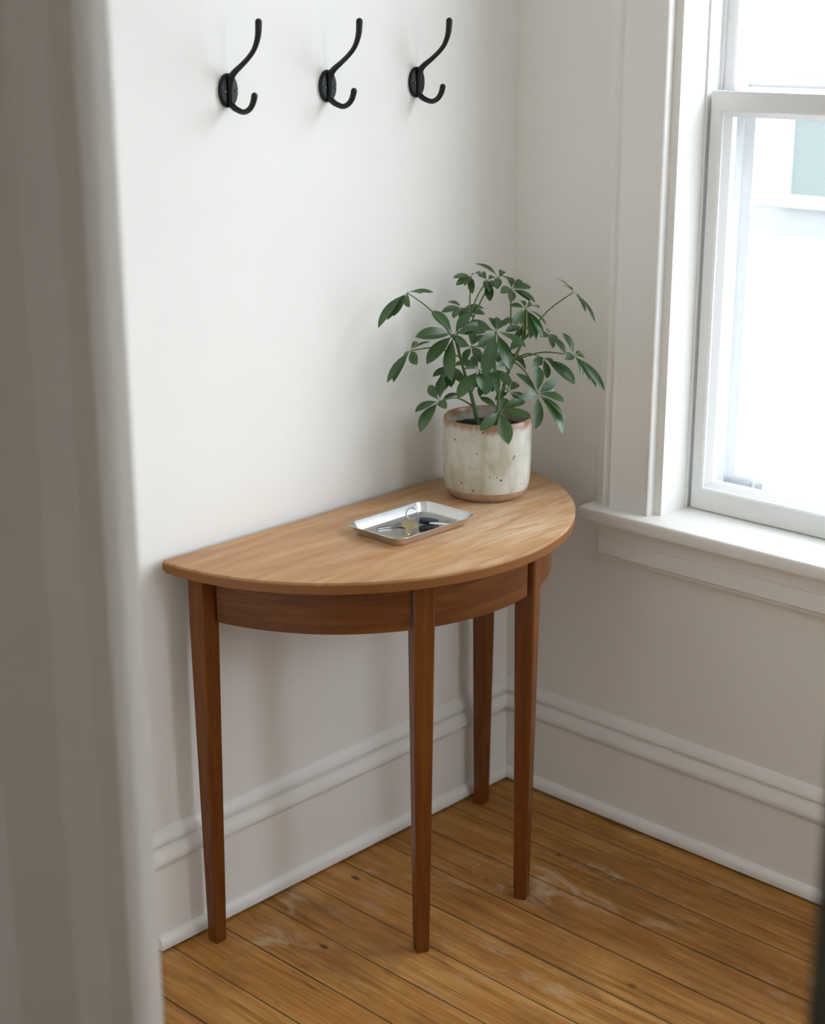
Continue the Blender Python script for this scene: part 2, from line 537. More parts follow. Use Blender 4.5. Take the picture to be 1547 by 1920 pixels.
def tube(bm, pts, rad, seg=10, caps=True, closed=False):
    """Round bar along points; RAD a number or one radius per point; ends are rounded."""
    pts = [Vector(p) for p in pts]
    k = len(pts)
    if not hasattr(rad, '__len__'):
        rad = [rad] * k
    up = Vector((0.13, 0.21, 0.97)).normalized()
    rings = []
    nrm = None
    for i in range(k):
        if closed:
            d = (pts[(i + 1) % k] - pts[i - 1]).normalized()
        else:
            d = (pts[min(i + 1, k - 1)] - pts[max(i - 1, 0)]).normalized()
        if nrm is None:
            nrm = d.cross(up)
            if nrm.length < 1e-3:
                nrm = d.cross(Vector((1, 0, 0)))
        nrm = (nrm - d * nrm.dot(d)).normalized()
        b = d.cross(nrm)
        rings.append((pts[i], d, nrm.copy(), b, rad[i]))
    out = []
    if caps and not closed:
        p, d, a, b, rr = rings[0]
        for q in (0.98, 0.75, 0.4):
            out.append((p - d * rr * q, a, b, rr * math.sqrt(1 - q * q)))
    for p, d, a, b, rr in rings:
        out.append((p, a, b, rr))
    if caps and not closed:
        p, d, a, b, rr = rings[-1]
        for q in (0.4, 0.75, 0.98):
            out.append((p + d * rr * q, a, b, rr * math.sqrt(1 - q * q)))
    R = [[bm.verts.new(p + (a * math.cos(2 * PI * j / seg) + b * math.sin(2 * PI * j / seg)) * rr) for j in range(seg)] for p, a, b, rr in out]
    pairs = list(zip(R, R[1:])) + ([(R[-1], R[0])] if closed else [])
    for A, B in pairs:
        for j in range(seg):
            l = (j + 1) % seg
            bm.faces.new((A[j], A[l], B[l], B[j]))
    if not closed:
        bm.faces.new(R[0][::-1])
        bm.faces.new(R[-1])


def slab(bm, outline, z0, z1, bev=0.0, seg=3):
    """Flat outline [(x, y)] thickened from z0 to z1 with rounded rims."""
    A = [bm.verts.new((x, y, z0)) for x, y in outline]
    B = [bm.verts.new((x, y, z1)) for x, y in outline]
    k = len(outline)
    for i in range(k):
        j = (i + 1) % k
        bm.faces.new((A[i], A[j], B[j], B[i]))
    fa = bm.faces.new(A[::-1]); fb = bm.faces.new(B)
    if bev:
        es = list(fb.edges) + list(fa.edges)
        bmesh.ops.bevel(bm, geom=es, offset=bev, segments=seg, affect='EDGES', profile=0.5)


def structure(name, bm, mat, label=None, cat=None, **kw):
    o = link(name, bm, mat, **kw)
    tag(o, label, cat, kind='structure')
    return o

# ------------------------------------------------------------------ the room
ZC = 2.75
bm = bmesh.new(); box(bm, (-4.6, -3.1, -0.1), (0.0, 0.0, 0.0))
structure('floor', bm, M['floor'], 'worn orange pine floorboards with dark seams', 'floor')
bm = bmesh.new(); box(bm, (-4.6, -3.1, ZC), (0.0, 0.0, ZC + 0.1))
structure('ceiling', bm, M['ceiling'], 'plain white ceiling above the room', 'ceiling')
bm = bmesh.new(); box(bm, (-4.75, 0.0, -0.1), (0.15, 0.15, ZC + 0.1))
structure('wall_back', bm, M['wall'], 'white plaster wall behind the table and coat hooks', 'wall')
bm = bmesh.new()
box(bm, (-4.75, -3.25, -0.1), (-4.45, -3.1, ZC + 0.1))
box(bm, (-3.45, -3.25, -0.1), (-0.75, -3.1, ZC + 0.1))
box(bm, (-4.45, -3.25, -0.1), (-3.45, -3.1, 0.60))
box(bm, (-4.45, -3.25, 1.70), (-3.45, -3.1, ZC + 0.1))
box(bm, (-0.15, -3.25, -0.1), (0.15, -3.1, ZC + 0.1))
box(bm, (-0.75, -3.25, -0.1), (-0.15, -3.1, 0.90))
box(bm, (-0.75, -3.25, 2.20), (-0.15, -3.1, ZC + 0.1))
structure('wall_front', bm, M['wall'], 'white plaster wall opposite the coat hooks', 'wall')
# window wall with its opening
WY0, WY1, WZ0, WZ1 = -0.40, -1.70, 0.69, 2.48
bm = bmesh.new()
box(bm, (0.0, 0.0, -0.1), (0.20, WY0, ZC + 0.1))
box(bm, (0.0, WY1, -0.1), (0.20, -3.1, ZC + 0.1))
box(bm, (0.0, WY0, -0.1), (0.20, WY1, WZ0))
box(bm, (0.0, WY0, WZ1), (0.20, WY1, ZC + 0.1))
structure('wall_right', bm, M['wall'], 'white plaster wall around the sash window', 'wall')
# far wall of the hall behind the camera
bm = bmesh.new(); box(bm, (-4.75, 0.0, -0.1), (-4.6, -3.1, ZC + 0.1))
structure('wall_left', bm, M['wall'], 'white plaster wall at the far end of the hall', 'wall')
# wall between the hall and the room, with the doorway the picture is taken through
X1 = -1.75
bm = bmesh.new()
box(bm, (X1 + 0.018, 0.0, 0.0), (X1 + 0.11, -0.82, ZC))
box(bm, (X1 + 0.018, -1.77, 0.0), (X1 + 0.11, -3.1, ZC))
box(bm, (X1 + 0.018, -0.82, 2.12), (X1 + 0.11, -1.77, ZC))
structure('wall_middle', bm, M['wall'], 'wall with the doorway between hall and room', 'wall')

# doorway casing: wide board with two raised beads, seen out of focus at the picture's edge
cas = [(-0.994, X1 + 0.018), (-0.994, X1 + 0.002), (-0.992, X1 - 0.006), (-0.984, X1 - 0.013), (-0.972, X1 - 0.012), (-0.962, X1 - 0.003), (-0.956, X1),
       (-0.926, X1), (-0.921, X1 - 0.006), (-0.910, X1 - 0.018), (-0.899, X1 - 0.023), (-0.890, X1 - 0.021), (-0.885, X1 - 0.015), (-0.880, X1 - 0.013),
       (-0.772, X1 - 0.013), (-0.764, X1 - 0.010), (-0.760, X1 - 0.002), (-0.760, X1 + 0.018)]
bm = bmesh.new()
extrude(bm, cas, lambda p, q, t: (q, p, t), 0.0, 2.16)
extrude(bm, [(0, 0), (0.10, 0), (0.10, 0.026), (0, 0.026)], lambda p, q, t: (X1 + 0.018 - q, t, 2.14 + p), -0.76, -1.85)
structure('trim_1', bm, M['casing'], 'wide blurred white doorway casing with two raised beads', 'door casing', smooth=True, angle=35)

# flat board on the back wall where the baseboard stops
bm = bmesh.new(); box(bm, (-1.40, 0.0, 0.0), (-1.026, -0.010, 2.16), 0.002)
structure('trim_2', bm, M['wall'], 'thin flat white board on the wall at the end of the baseboard', 'trim')

# dark green door standing open against the hall side of the doorway
dr = empty('door_1', (X1 - 0.005, -1.757, 0.012))
tag(dr, 'dark green door folded open beside the doorway', 'door', kind='structure')
bm = bmesh.new(); box(bm, (-0.045, 0.0, 0.0), (-0.005, -0.78, 2.03), 0.003)
link('door_panel', bm, M['door'], dr)
bm = bmesh.new()
lathe(bm, [(0, 0), (0.016, 0), (0.010, 0.012), (0.010, 0.028), (0.024, 0.040), (0.026, 0.052), (0.018, 0.062), (0, 0.064)], 24)
kb = link('door_knob', bm, M['brass'], dr, True, 40)
kb.location = (-0.045, -0.70, 0.95); kb.rotation_euler = (0, -PI / 2, 0)

# baseboards: shoe moulding, flat board, ogee cap
def base_prof():
    P = [(0, 0.006), (0.029, 0.006), (0.030, 0.014)]
    for k in range(1, 6):
        a = k / 5 * PI / 2
        P.append((0.017 + 0.013 * math.cos(a), 0.014 + 0.017 * math.sin(a)))
    P += [(0.017, 0.165), (0.009, 0.168), (0.009, 0.1735), (0.0225, 0.177), (0.0235, 0.183), (0.0205, 0.192), (0.0165, 0.200), (0.0155, 0.2055),
          (0.006, 0.2075), (0.006, 0.2105), (0.0135, 0.214), (0.0125, 0.222), (0.007, 0.230), (0.003, 0.236), (0, 0.237)]
    return P


bm = bmesh.new()
pb = base_prof()
extrude(bm, pb, lambda p, q, t: (t, -p, q), -1.018, 0.0)
flatb = [(0, 0.004), (0.016, 0.004)] + pb[8:]
extrude(bm, flatb, lambda p, q, t: (t, -p, q), -1.732, -1.018)
structure('baseboard_back', bm, M['trim'], 'tall white moulded baseboard behind the table', 'baseboard', smooth=True, angle=40)
bm = bmesh.new()
extrude(bm, pb, lambda p, q, t: (-p, t, q), -3.1, 0.0)
structure('baseboard_right', bm, M['trim'], 'tall white moulded baseboard under the window', 'baseboard', smooth=True, angle=40)

# ------------------------------------------------------------------ the sash window
win = empty('window_1', (0, 0, 0))
tag(win, 'white double hung sash window with moulded casing and deep sill', 'window', kind='structure')
YA, YB = -0.25, -1.85                  # outer edges of the casing
ZS = 0.705                             # top of the stool
cp = [(0.0, 0.0), (0.0, -0.016), (0.004, -0.0185), (0.014, -0.0185), (0.0185, -0.021), (0.024, -0.0185), (0.0275, -0.0155), (0.031, -0.0185), (0.036, -0.0215), (0.042, -0.0195),
      (0.046, -0.0165), (0.124, -0.0165), (0.126, -0.0195), (0.1285, -0.021), (0.131, -0.0195), (0.132, -0.017), (0.132, 0.004), (0.0, 0.004)]
bm = bmesh.new()
extrude(bm, cp, lambda p, q, t: (q, YA - p, t), ZS, 2.53)
extrude(bm, cp, lambda p, q, t: (q, YB + p, t), ZS, 2.53)
extrude(bm, cp, lambda p, q, t: (q, t, 2.66 - p), YA, YB)
link('casing', bm, M['trim'], win, True, 40)
# jambs, flat towards the room with fine grooves, then stop, sash track and parting bead
jp = [(-0.384, 0.0005), (-0.3855, 0.0008), (-0.3855, 0.034), (-0.3835, 0.0345), (-0.3835, 0.0375), (-0.3865, 0.038), (-0.3865, 0.048), (-0.3845, 0.0485), (-0.3845, 0.0515), (-0.3870, 0.052),
      (-0.3870, 0.063), (-0.3850, 0.0635), (-0.3850, 0.0665), (-0.3880, 0.067), (-0.3880, 0.083), (-0.4045, 0.0835), (-0.4045, 0.087), (-0.401, 0.089), (-0.401, 0.128), (-0.4075, 0.1285), (-0.4075, 0.1315),
      (-0.401, 0.132), (-0.401, 0.205), (-0.384, 0.205)]
ymid = (WY0 + WY1) / 2
bm = bmesh.new()
extrude(bm, jp, lambda p, q, t: (q, p, t), ZS - 0.02, 2.50)
extrude(bm, jp, lambda p, q, t: (q, 2 * ymid - p, t), ZS - 0.02, 2.50)
extrude(bm, [(2.46, 0.0), (2.46, 0.205), (2.50, 0.205), (2.50, 0.0)], lambda p, q, t: (q, t, p), -0.384, 2 * ymid + 0.384)
link('jamb', bm, M['sash'], win)
YL, YR = -0.4105, 2 * ymid + 0.4105      # sash edges


def frame_bars(bm, x0, x1, y0, y1, z0, z1, sw, rt, rb, bevel, glass_x):
    """A sash: square-edged face with a sloping rebate down to the pane."""
    zi_t, zi_b = z1 - rt, z0 + rb
    c = (y0 + y1) / 2
    for s in (1, -1):
        fy = (lambda y: y) if s == 1 else (lambda y: 2 * c - y)
        prof = [(y0, x0), (y0 - sw, x0), (y0 - sw - bevel * 0.25, x0 + 0.003), (y0 - sw - bevel * 0.3, x0 + 0.006), (y0 - sw - bevel, glass_x - 0.001), (y0 - sw - bevel, x1), (y0, x1)]
        extrude(bm, prof, lambda p, q, t: (q, fy(p), t), z0, z1)
    pt = [(z1, x0), (zi_t, x0), (zi_t - bevel * 0.25, x0 + 0.003), (zi_t - bevel * 0.3, x0 + 0.006), (zi_t - bevel, glass_x - 0.001), (zi_t - bevel, x1), (z1, x1)]
    pb_ = [(z0, x0), (zi_b, x0), (zi_b + bevel * 0.25, x0 + 0.003), (zi_b + bevel * 0.3, x0 + 0.006), (zi_b + bevel, glass_x - 0.001), (zi_b + bevel, x1), (z0, x1)]
    extrude(bm, pt, lambda p, q, t: (q, t, p), y0 - sw, y1 + sw)
    extrude(bm, pb_, lambda p, q, t: (q, t, p), y0 - sw, y1 + sw)


def pane(x, y0, y1, z0, z1, parent):
    bm = bmesh.new(); box(bm, (x, y0, z0), (x + 0.003, y1, z1))
    return link('glass_pane', bm, M['glass'], parent)


bm = bmesh.new()
frame_bars(bm, 0.090, 0.127, YL, YR, ZS + 0.002, 1.536, 0.0215, 0.034, 0.042, 0.014, 0.112)
lo = link('lower_sash', bm, M['sash'], win)
pane(0.112, YL - 0.027, YR + 0.027, ZS + 0.05, 1.50, lo)
bm = bmesh.new()
frame_bars(bm, 0.1335, 0.168, YL + 0.003, YR - 0.003, 1.500, 2.455, 0.020, 0.045, 0.028, 0.014, 0.154)
up = link('upper_sash', bm, M['sash'], win)
pane(0.154, YL - 0.02, YR + 0.02, 1.515, 2.42, up)
# outer storm window behind the lower sash
bm = bmesh.new()
sy0, sy1 = -0.4015, 2 * ymid + 0.4015
c = (sy0 + sy1) / 2
for s in (1, -1):
    fy = (lambda y: y) if s == 1 else (lambda y: 2 * c - y)
    extrude(bm, [(sy0, 0.174), (sy0 - 0.030, 0.174), (sy0 - 0.031, 0.179), (sy0 - 0.053, 0.180), (sy0 - 0.053, 0.197), (sy0, 0.197)], lambda p, q, t: (q, fy(p), t), ZS - 0.01, 1.56)
extrude(bm, [(ZS - 0.01, 0.174), (ZS + 0.036, 0.174), (ZS + 0.037, 0.179), (ZS + 0.062, 0.180), (ZS + 0.062, 0.197), (ZS - 0.01, 0.197)], lambda p, q, t: (q, t, p), sy0 - 0.01, sy1 + 0.01)
extrude(bm, [(1.56, 0.174), (1.490, 0.174), (1.490, 0.197), (1.56, 0.197)], lambda p, q, t: (q, t, p), sy0 - 0.01, sy1 + 0.01)
st = link('storm_frame', bm, M['storm'], win)
pane(0.187, sy0 - 0.045, sy1 + 0.045, ZS + 0.055, 1.50, st)
for a, b_ in ((-0.436, -0.497), (-0.509, -0.520)):
    bm = bmesh.new(); box(bm, (0.1725, a, ZS + 0.040), (0.180, b_, ZS + 0.052))
    link('weep_slot', bm, M['slot'], st)
# sloping outer sill
bm = bmesh.new()
extrude(bm, [(0.128, ZS - 0.002), (0.26, ZS - 0.02), (0.26, ZS - 0.06), (0.128, ZS - 0.045)], lambda p, q, t: (p, t, q), -0.384, 2 * ymid + 0.384)
link('outer_sill', bm, M['sash'], win)
# stool with rounded nose and horns beyond the casing
bm = bmesh.new()
sp_ = [(0.0, ZS), (-0.0530, ZS), (-0.0555, ZS - 0.0010), (-0.0570, ZS - 0.0035), (-0.0575, ZS - 0.010), (-0.0575, ZS - 0.022), (-0.0565, ZS - 0.0275), (-0.0535, ZS - 0.030), (0.0, ZS - 0.030)]
extrude(bm, sp_, lambda p, q, t: (p, t, q), -0.236, -1.864)
extrude(bm, [(0.0, ZS), (0.0, ZS - 0.03), (0.128, ZS - 0.03), (0.128, ZS)], lambda p, q, t: (p, t, q), -0.3845, 2 * ymid + 0.3845)
link('window_stool', bm, M['trim'], win, True, 40)
# apron under the stool
bm = bmesh.new()
ap = [(0.0, 0.676), (-0.0285, 0.676), (-0.0285, 0.640), (-0.0265, 0.638), (-0.0275, 0.636), (-0.0275, 0.604), (-0.024, 0.600), (-0.020, 0.598), (-0.020, 0.594), (-0.015, 0.592), (-0.013, 0.588), (-0.008, 0.586), (-0.006, 0.582), (0.0, 0.582)]
extrude(bm, ap, lambda p, q, t: (p, t, q), -0.266, -1.835)
link('window_apron', bm, M['trim'], win, True, 30)

# plain frames of two unseen windows added opposite the table to fill in light
w2 = empty('fill_window_2', (0, 0, 0)); tag(w2, 'unseen plain white hall window added as fill light', 'window', kind='structure')
bm = bmesh.new()
for a, b_ in (((-4.54, -3.12, 0.52), (-4.44, -3.08, 1.78)), ((-3.46, -3.12, 0.52), (-3.36, -3.08, 1.78)), ((-4.45, -3.12, 1.69), (-3.45, -3.08, 1.78)), ((-4.45, -3.12, 0.52), (-3.45, -3.08, 0.61)), ((-4.45, -3.20, 1.13), (-3.45, -3.16, 1.17))):
    box(bm, a, b_, 0.004)
link('fill_window_frame', bm, M['trim'], w2)
bm = bmesh.new(); box(bm, (-4.45, -3.182, 0.60), (-3.45, -3.179, 1.70))
link('glass_pane', bm, M['glass'], w2)
w3 = empty('fill_window_3', (0, 0, 0)); tag(w3, 'unseen plain white window added opposite the coat hooks to fill in light', 'window', kind='structure')
bm = bmesh.new()
for a, b_ in (((-0.84, -3.12, 0.82), (-0.74, -3.08, 2.28)), ((-0.16, -3.12, 0.82), (-0.06, -3.08, 2.28)), ((-0.75, -3.12, 2.19), (-0.15, -3.08, 2.28)), ((-0.75, -3.12, 0.82), (-0.15, -3.08, 0.91)), ((-0.75, -3.20, 1.53), (-0.15, -3.16, 1.57))):
    box(bm, a, b_, 0.004)
link('fill_window_frame', bm, M['trim'], w3)
bm = bmesh.new(); box(bm, (-0.75, -3.182, 0.90), (-0.15, -3.179, 2.20))
link('glass_pane', bm, M['glass'], w3)

# ------------------------------------------------------------------ outside
GZ = -1.2
bm = bmesh.new(); box(bm, (0.4, -25, GZ - 0.1), (45, 30, GZ))
structure('ground', bm, M['snow'], 'pale bright ground outside the window', 'ground')
bm = bmesh.new()
v = [bm.verts.new(p) for p in ((3.6, 0.4, GZ + 0.006), (6.51, 3.47, GZ + 0.006), (8.97, 4.20, GZ + 0.006), (14.0, 5.6, GZ + 0.006), (14.0, -8, GZ + 0.006), (3.6, -8, GZ + 0.006))]
fc = bm.faces.new(v)
ex = bmesh.ops.extrude_face_region(bm, geom=[fc])
bmesh.ops.translate(bm, verts=[q for q in ex['geom'] if isinstance(q, bmesh.types.BMVert)], vec=(0, 0, -0.005))
structure('driveway', bm, M['asphalt'], 'pale grey driveway crossing the bright ground outside', 'driveway')
hs = empty('house', (16.5, 9.0, GZ))
tag(hs, 'white clapboard house across the street seen through the window', 'house')
bm = bmesh.new(); box(bm, (0, -5, 0.45), (6, 7, 6.0))
for k in range(18):
    box(bm, (-0.02, -5, 0.45 + k * 0.3), (0.0, 7, 0.45 + k * 0.3 + 0.27))
link('wall', bm, M['facade'], hs)
bm = bmesh.new(); box(bm, (0.02, -5.02, 0), (6, 7.02, 0.45)); link('foundation', bm, M['foundation'], hs)
bm = bmesh.new()
extrude(bm, [(-0.4, 5.9), (3.0, 8.6), (6.4, 5.9), (6.2, 5.8), (3.0, 8.35), (-0.2, 5.8)], lambda p, q, t: (p, t, q), -5.4, 7.4)
link('roof', bm, M['foundation'], hs)
for yy in (0.08,):
    wf = None
    bm = bmesh.new()
    for a, b_ in (((-0.07, yy + 0.08, 0.45), (0, yy, 1.70)), ((-0.07, yy - 1.08, 0.45), (0, yy - 1.0, 1.70)), ((-0.07, yy + 0.08, 1.62), (0, yy - 1.08, 1.72)), ((-0.09, yy + 0.1, 0.45), (0, yy - 1.1, 0.55))):
        box(bm, a, b_)
    wf = link('window', bm, M['facade'], hs)
    bm = bmesh.new(); box(bm, (-0.03, yy, 0.55), (-0.021, yy - 1.0, 1.62)); link('pane', bm, M['far_glass'], wf)

tw = empty('bare_tree', (14.5, 7.1, GZ)); tag(tw, 'thin bare winter tree beside the street outside the window', 'tree')
random.seed(4)
bm = bmesh.new()
tube(bm, [(0, 0, 0), (0.03, 0.02, 1.2), (-0.02, 0.05, 2.4), (0.04, 0.08, 3.6), (0.0, 0.05, 5.0)], [0.09, 0.07, 0.055, 0.04, 0.015], 8)
link('trunk', bm, M['bark'], tw, True)
bm = bmesh.new()
for k in range(26):
    z = 2.2 + 2.6 * random.random(); a = random.random() * 2 * PI; l = 0.5 + 0.9 * random.random()
    d = Vector((math.cos(a), math.sin(a), 0.55 + 0.4 * random.random()))
    p0 = Vector((0.0, 0.05, z)); p1 = p0 + d * l * 0.5; p2 = p0 + d * l + Vector((0, 0, 0.15 * random.random()))
    tube(bm, [p0, p1, p2], [0.018, 0.010, 0.004], 5)
link('branches', bm, M['bark'], tw, True)

# ------------------------------------------------------------------ half-round table
HT = 0.76
XC, YT = -0.5115, -0.012
tb = empty('half_round_table', (XC, YT, 0.0))
tag(tb, 'half-round cherry wood side table with four tapered legs against the wall', 'table')
RA, RB = 0.4528, 0.4435
bm = bmesh.new()
out = [(-RA + 0.005, 0.0), (-RA + 0.001, -0.003), (-RA, -0.008)]
for k in range(1, 96):
    th = PI + PI * k / 96
    out.append((RA * math.cos(th), RB * math.sin(th)))
out += [(RA, -0.008), (RA - 0.001, -0.003), (RA - 0.005, 0.0)]
slab(bm, out, HT - 0.021, HT, 0.0055, 3)
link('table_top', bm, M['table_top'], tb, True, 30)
ZA, ZB = 0.648, HT - 0.0212
RO, RI = 0.4035, 0.3835


def leg(cx, cy, ang, name='leg'):
    """Square leg, plain over the apron and tapering to the floor; ANG turns one face outward."""
    bm = bmesh.new()
    lv = [(0.0, 0.0115), (0.003, 0.0125), (0.08, 0.0135), (0.62, 0.0193), (0.648, 0.0195), (ZB, 0.0195)]
    rings = []
    for z, h in lv:
        ch = h * 0.14
        pts = [(h, -h + ch), (h, h - ch), (h - ch, h), (-h + ch, h), (-h, h - ch), (-h, -h + ch), (-h + ch, -h), (h - ch, -h)]
        rings.append([bm.verts.new((x, y, z)) for x, y in pts])
    for A, B in zip(rings, rings[1:]):
        for i in range(8):
            j = (i + 1) % 8
            bm.faces.new((A[i], A[j], B[j], B[i]))
    bm.faces.new(rings[0][::-1]); bm.faces.new(rings[-1])
    o = link(name, bm, M['table_leg'], tb)
    o.location = (cx - XC, cy - YT, 0)
    o.rotation_euler = (0, 0, ang)
    return o


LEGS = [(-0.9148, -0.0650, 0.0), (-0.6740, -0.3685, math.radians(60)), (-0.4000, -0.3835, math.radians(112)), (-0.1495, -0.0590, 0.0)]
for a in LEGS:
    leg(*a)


def apron(t0, t1, cham=0.004):
    bm = bmesh.new()
    n = 24
    rows = []
    for k in range(n + 1):
        t = math.radians(t0 + (t1 - t0) * k / n)
        cs, sn = math.cos(t), math.sin(t)
        prof = [(RI, ZA), (RO - 0.002, ZA), (RO, ZA + 0.002), (RO, ZB), (RI, ZB)]
        rows.append([bm.verts.new((rr * cs, rr * sn, z)) for rr, z in prof])
    for A, B in zip(rows, rows[1:]):
        for i in range(5):
            j = (i + 1) % 5
            bm.faces.new((A[i], A[j], B[j], B[i]))
    bm.faces.new(rows[0][::-1]); bm.faces.new(rows[-1])
    return link('apron', bm, M['table_rail'], tb, True, 40)


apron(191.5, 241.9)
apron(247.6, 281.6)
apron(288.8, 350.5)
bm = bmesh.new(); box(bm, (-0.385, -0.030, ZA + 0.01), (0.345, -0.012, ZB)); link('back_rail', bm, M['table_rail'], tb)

# ------------------------------------------------------------------ coat hooks
def smooth_tube(bm, P, R, n=7, seg=14):
    pts = catmull(P, n)
    rad = []
    for i in range(len(R) - 1):
        for k in range(n):
            rad.append(R[i] + (R[i + 1] - R[i]) * k / n)
    rad.append(R[-1])
    tube(bm, pts, rad, seg)


HZ = 1.5525
hk = empty('coat_hook', (-0.7657, 0.0, HZ))
bm = bmesh.new()
prof = [(0.0, 1.0), (0.0045, 1.0), (0.0062, 0.975), (0.0072, 0.92), (0.0075, 0.85), (0.0078, 0.0)]
rows = []
for d, s in prof:
    if s == 0.0:
        rows.append([bm.verts.new((0, -d, 0))])
    else:
        rows.append([bm.verts.new((0.0197 * s * math.cos(2 * PI * k / 40), -d, 0.0285 * s * math.sin(2 * PI * k / 40))) for k in range(40)])
for A, B in zip(rows, rows[1:]):
    for k in range(40):
        l = (k + 1) % 40
        if len(B) == 1:
            bm.faces.new((A[k], A[l], B[0]))
        else:
            bm.faces.new((A[k], A[l], B[l], B[k]))
bm.faces.new(rows[0][::-1])
link('backplate', bm, M['iron'], hk, True, 40)
bm = bmesh.new()
smooth_tube(bm, [(0, -0.0085, -0.021), (0, -0.0095, -0.006), (0, -0.0100, 0.010), (0, -0.0125, 0.0215), (0, -0.0215, 0.0305), (0, -0.0395, 0.0417), (0, -0.0579, 0.0543), (0, -0.0718, 0.0667), (0, -0.0804, 0.0807), (0, -0.0847, 0.0946), (0, -0.0862, 0.1117)],
            [0.0046, 0.0048, 0.0054, 0.0062, 0.0054, 0.0046, 0.0043, 0.0043, 0.0048, 0.0054, 0.0060])
link('upper_prong', bm, M['iron'], hk, True)
bm = bmesh.new()
smooth_tube(bm, [(0, -0.0085, -0.0150), (0, -0.0105, -0.0225), (0, -0.0150, -0.0262), (0, -0.0238, -0.0305), (0, -0.0417, -0.0343), (0, -0.0569, -0.0290), (0, -0.0664, -0.0182), (0, -0.0706, -0.0066)],
            [0.0044, 0.0054, 0.0056, 0.0051, 0.0047, 0.0048, 0.0052, 0.0056])
link('lower_prong', bm, M['iron'], hk, True)
for sx in (-0.0105, 0.0140):
    bm = bmesh.new()
    lathe(bm, [(0, 0.0), (0.0030, 0.0), (0.0030, 0.0010), (0.0022, 0.0018), (0.0009, 0.0016), (0, 0.0012)], 16)
    s = link('screw', bm, M['screw'], hk, True, 40)
    s.location = (sx, -0.0073, -0.001)
    s.rotation_euler = (PI / 2, 0, 0)
tag(hk, 'black cast iron coat hook farthest from the window', 'hook', 'row of coat hooks')
HL = ['black cast iron coat hook in the middle of the row of three', 'black cast iron coat hook nearest the room corner and window']
for k, x in enumerate((-0.5322, -0.2988)):
    c2 = hk.copy()
    C.objects.link(c2)
    c2.location = (x, 0.0, HZ)
    c2['label'] = HL[k]
    for ch in list(hk.children):
        q = ch.copy()
        C.objects.link(q)
        q.parent = c2

# ------------------------------------------------------------------ steel tray with keys
TX0, TX1, TY0, TY1 = -0.6375, -0.4225, -0.2800, -0.1380
tcx, tcy = (TX0 + TX1) / 2, (TY0 + TY1) / 2


def rrect(hx, hy, rr, n=7):
    P = []
    for sx, sy, a0 in ((1, 1, 0), (-1, 1, 90), (-1, -1, 180), (1, -1, 270)):
        for k in range(n + 1):
            a = math.radians(a0 + 90 * k / n)
            P.append((sx * (hx - rr) + rr * math.cos(a), sy * (hy - rr) + rr * math.sin(a)))
    return P


bm = bmesh.new()
hx, hy = (TX1 - TX0) / 2, (TY1 - TY0) / 2
lay = [(0.017, 0.014, 0.0000), (0.0135, 0.016, 0.0008), (0.0120, 0.018, 0.0025), (0.0015, 0.024, 0.0168), (0.0002, 0.025, 0.0176), (0.0, 0.025, 0.0182), (0.0008, 0.024, 0.0187), (0.0022, 0.023, 0.0180), (0.0125, 0.017, 0.0034), (0.0142, 0.015, 0.0020), (0.0180, 0.012, 0.0012)]
loops = [[bm.verts.new((x, y, z)) for x, y in rrect(hx - ins, hy - ins, rc)] for ins, rc, z in lay]
for A, B in zip(loops, loops[1:]):
    for i in range(len(A)):
        j = (i + 1) % len(A)
        bm.faces.new((A[i], A[j], B[j], B[i]))
bm.faces.new(loops[0][::-1]); bm.faces.new(loops[-1])
ty = link('steel_tray', bm, M['steel'], None, True, 50)
ty.location = (tcx, tcy, HT)
tag(ty, 'small rectangular steel tray on the table holding keys', 'tray')
ZT = HT + 0.0013


def key_frame(name, loc, direction, tilt):
    o = empty(name, loc)
    d = Vector(direction)
    o.rotation_euler = (0, tilt, math.atan2(d.y, d.x))
    return o


def blade_outline(l, w, teeth, seed):
    random.seed(seed)
    P = [(0, w / 2), (l - w * 0.5, w / 2), (l, 0.0)]
    n = teeth
    for k in range(n):
        x = l - w * 0.4 - (l - w * 0.6) * k / n
        P.append((x, -w / 2 + random.random() * w * 0.42))
        P.append((x - (l * 0.75) / n * 0.5, -w / 2 + random.random() * w * 0.25))
    P.append((0, -w / 2))
    return P


def oval(cx, cy, rx, ry, n=28, k=1.0):
    P = []
    for i in range(n):
        a = 2 * PI * i / n
        ca, sa = math.cos(a), math.sin(a)
        P.append((cx + rx * math.copysign(abs(ca) ** k, ca), cy + ry * math.copysign(abs(sa) ** k, sa)))
    return P


def holed_slab(bm, outer, hole, z0, z1):
    """Outline with a hole; both loops have the same number of points."""
    L = [[bm.verts.new((x, y, z)) for x, y in loop] for loop in (outer, hole) for z in (z0, z1)]
    o0, o1, h0, h1 = L
    n = len(outer)
    for i in range(n):
        j = (i + 1) % n
        bm.faces.new((o0[i], o0[j], o1[j], o1[i]))
        bm.faces.new((h0[j], h0[i], h1[i], h1[j]))
        bm.faces.new((o1[i], o1[j], h1[j], h1[i]))
        bm.faces.new((o0[j], o0[i], h0[i], h0[j]))


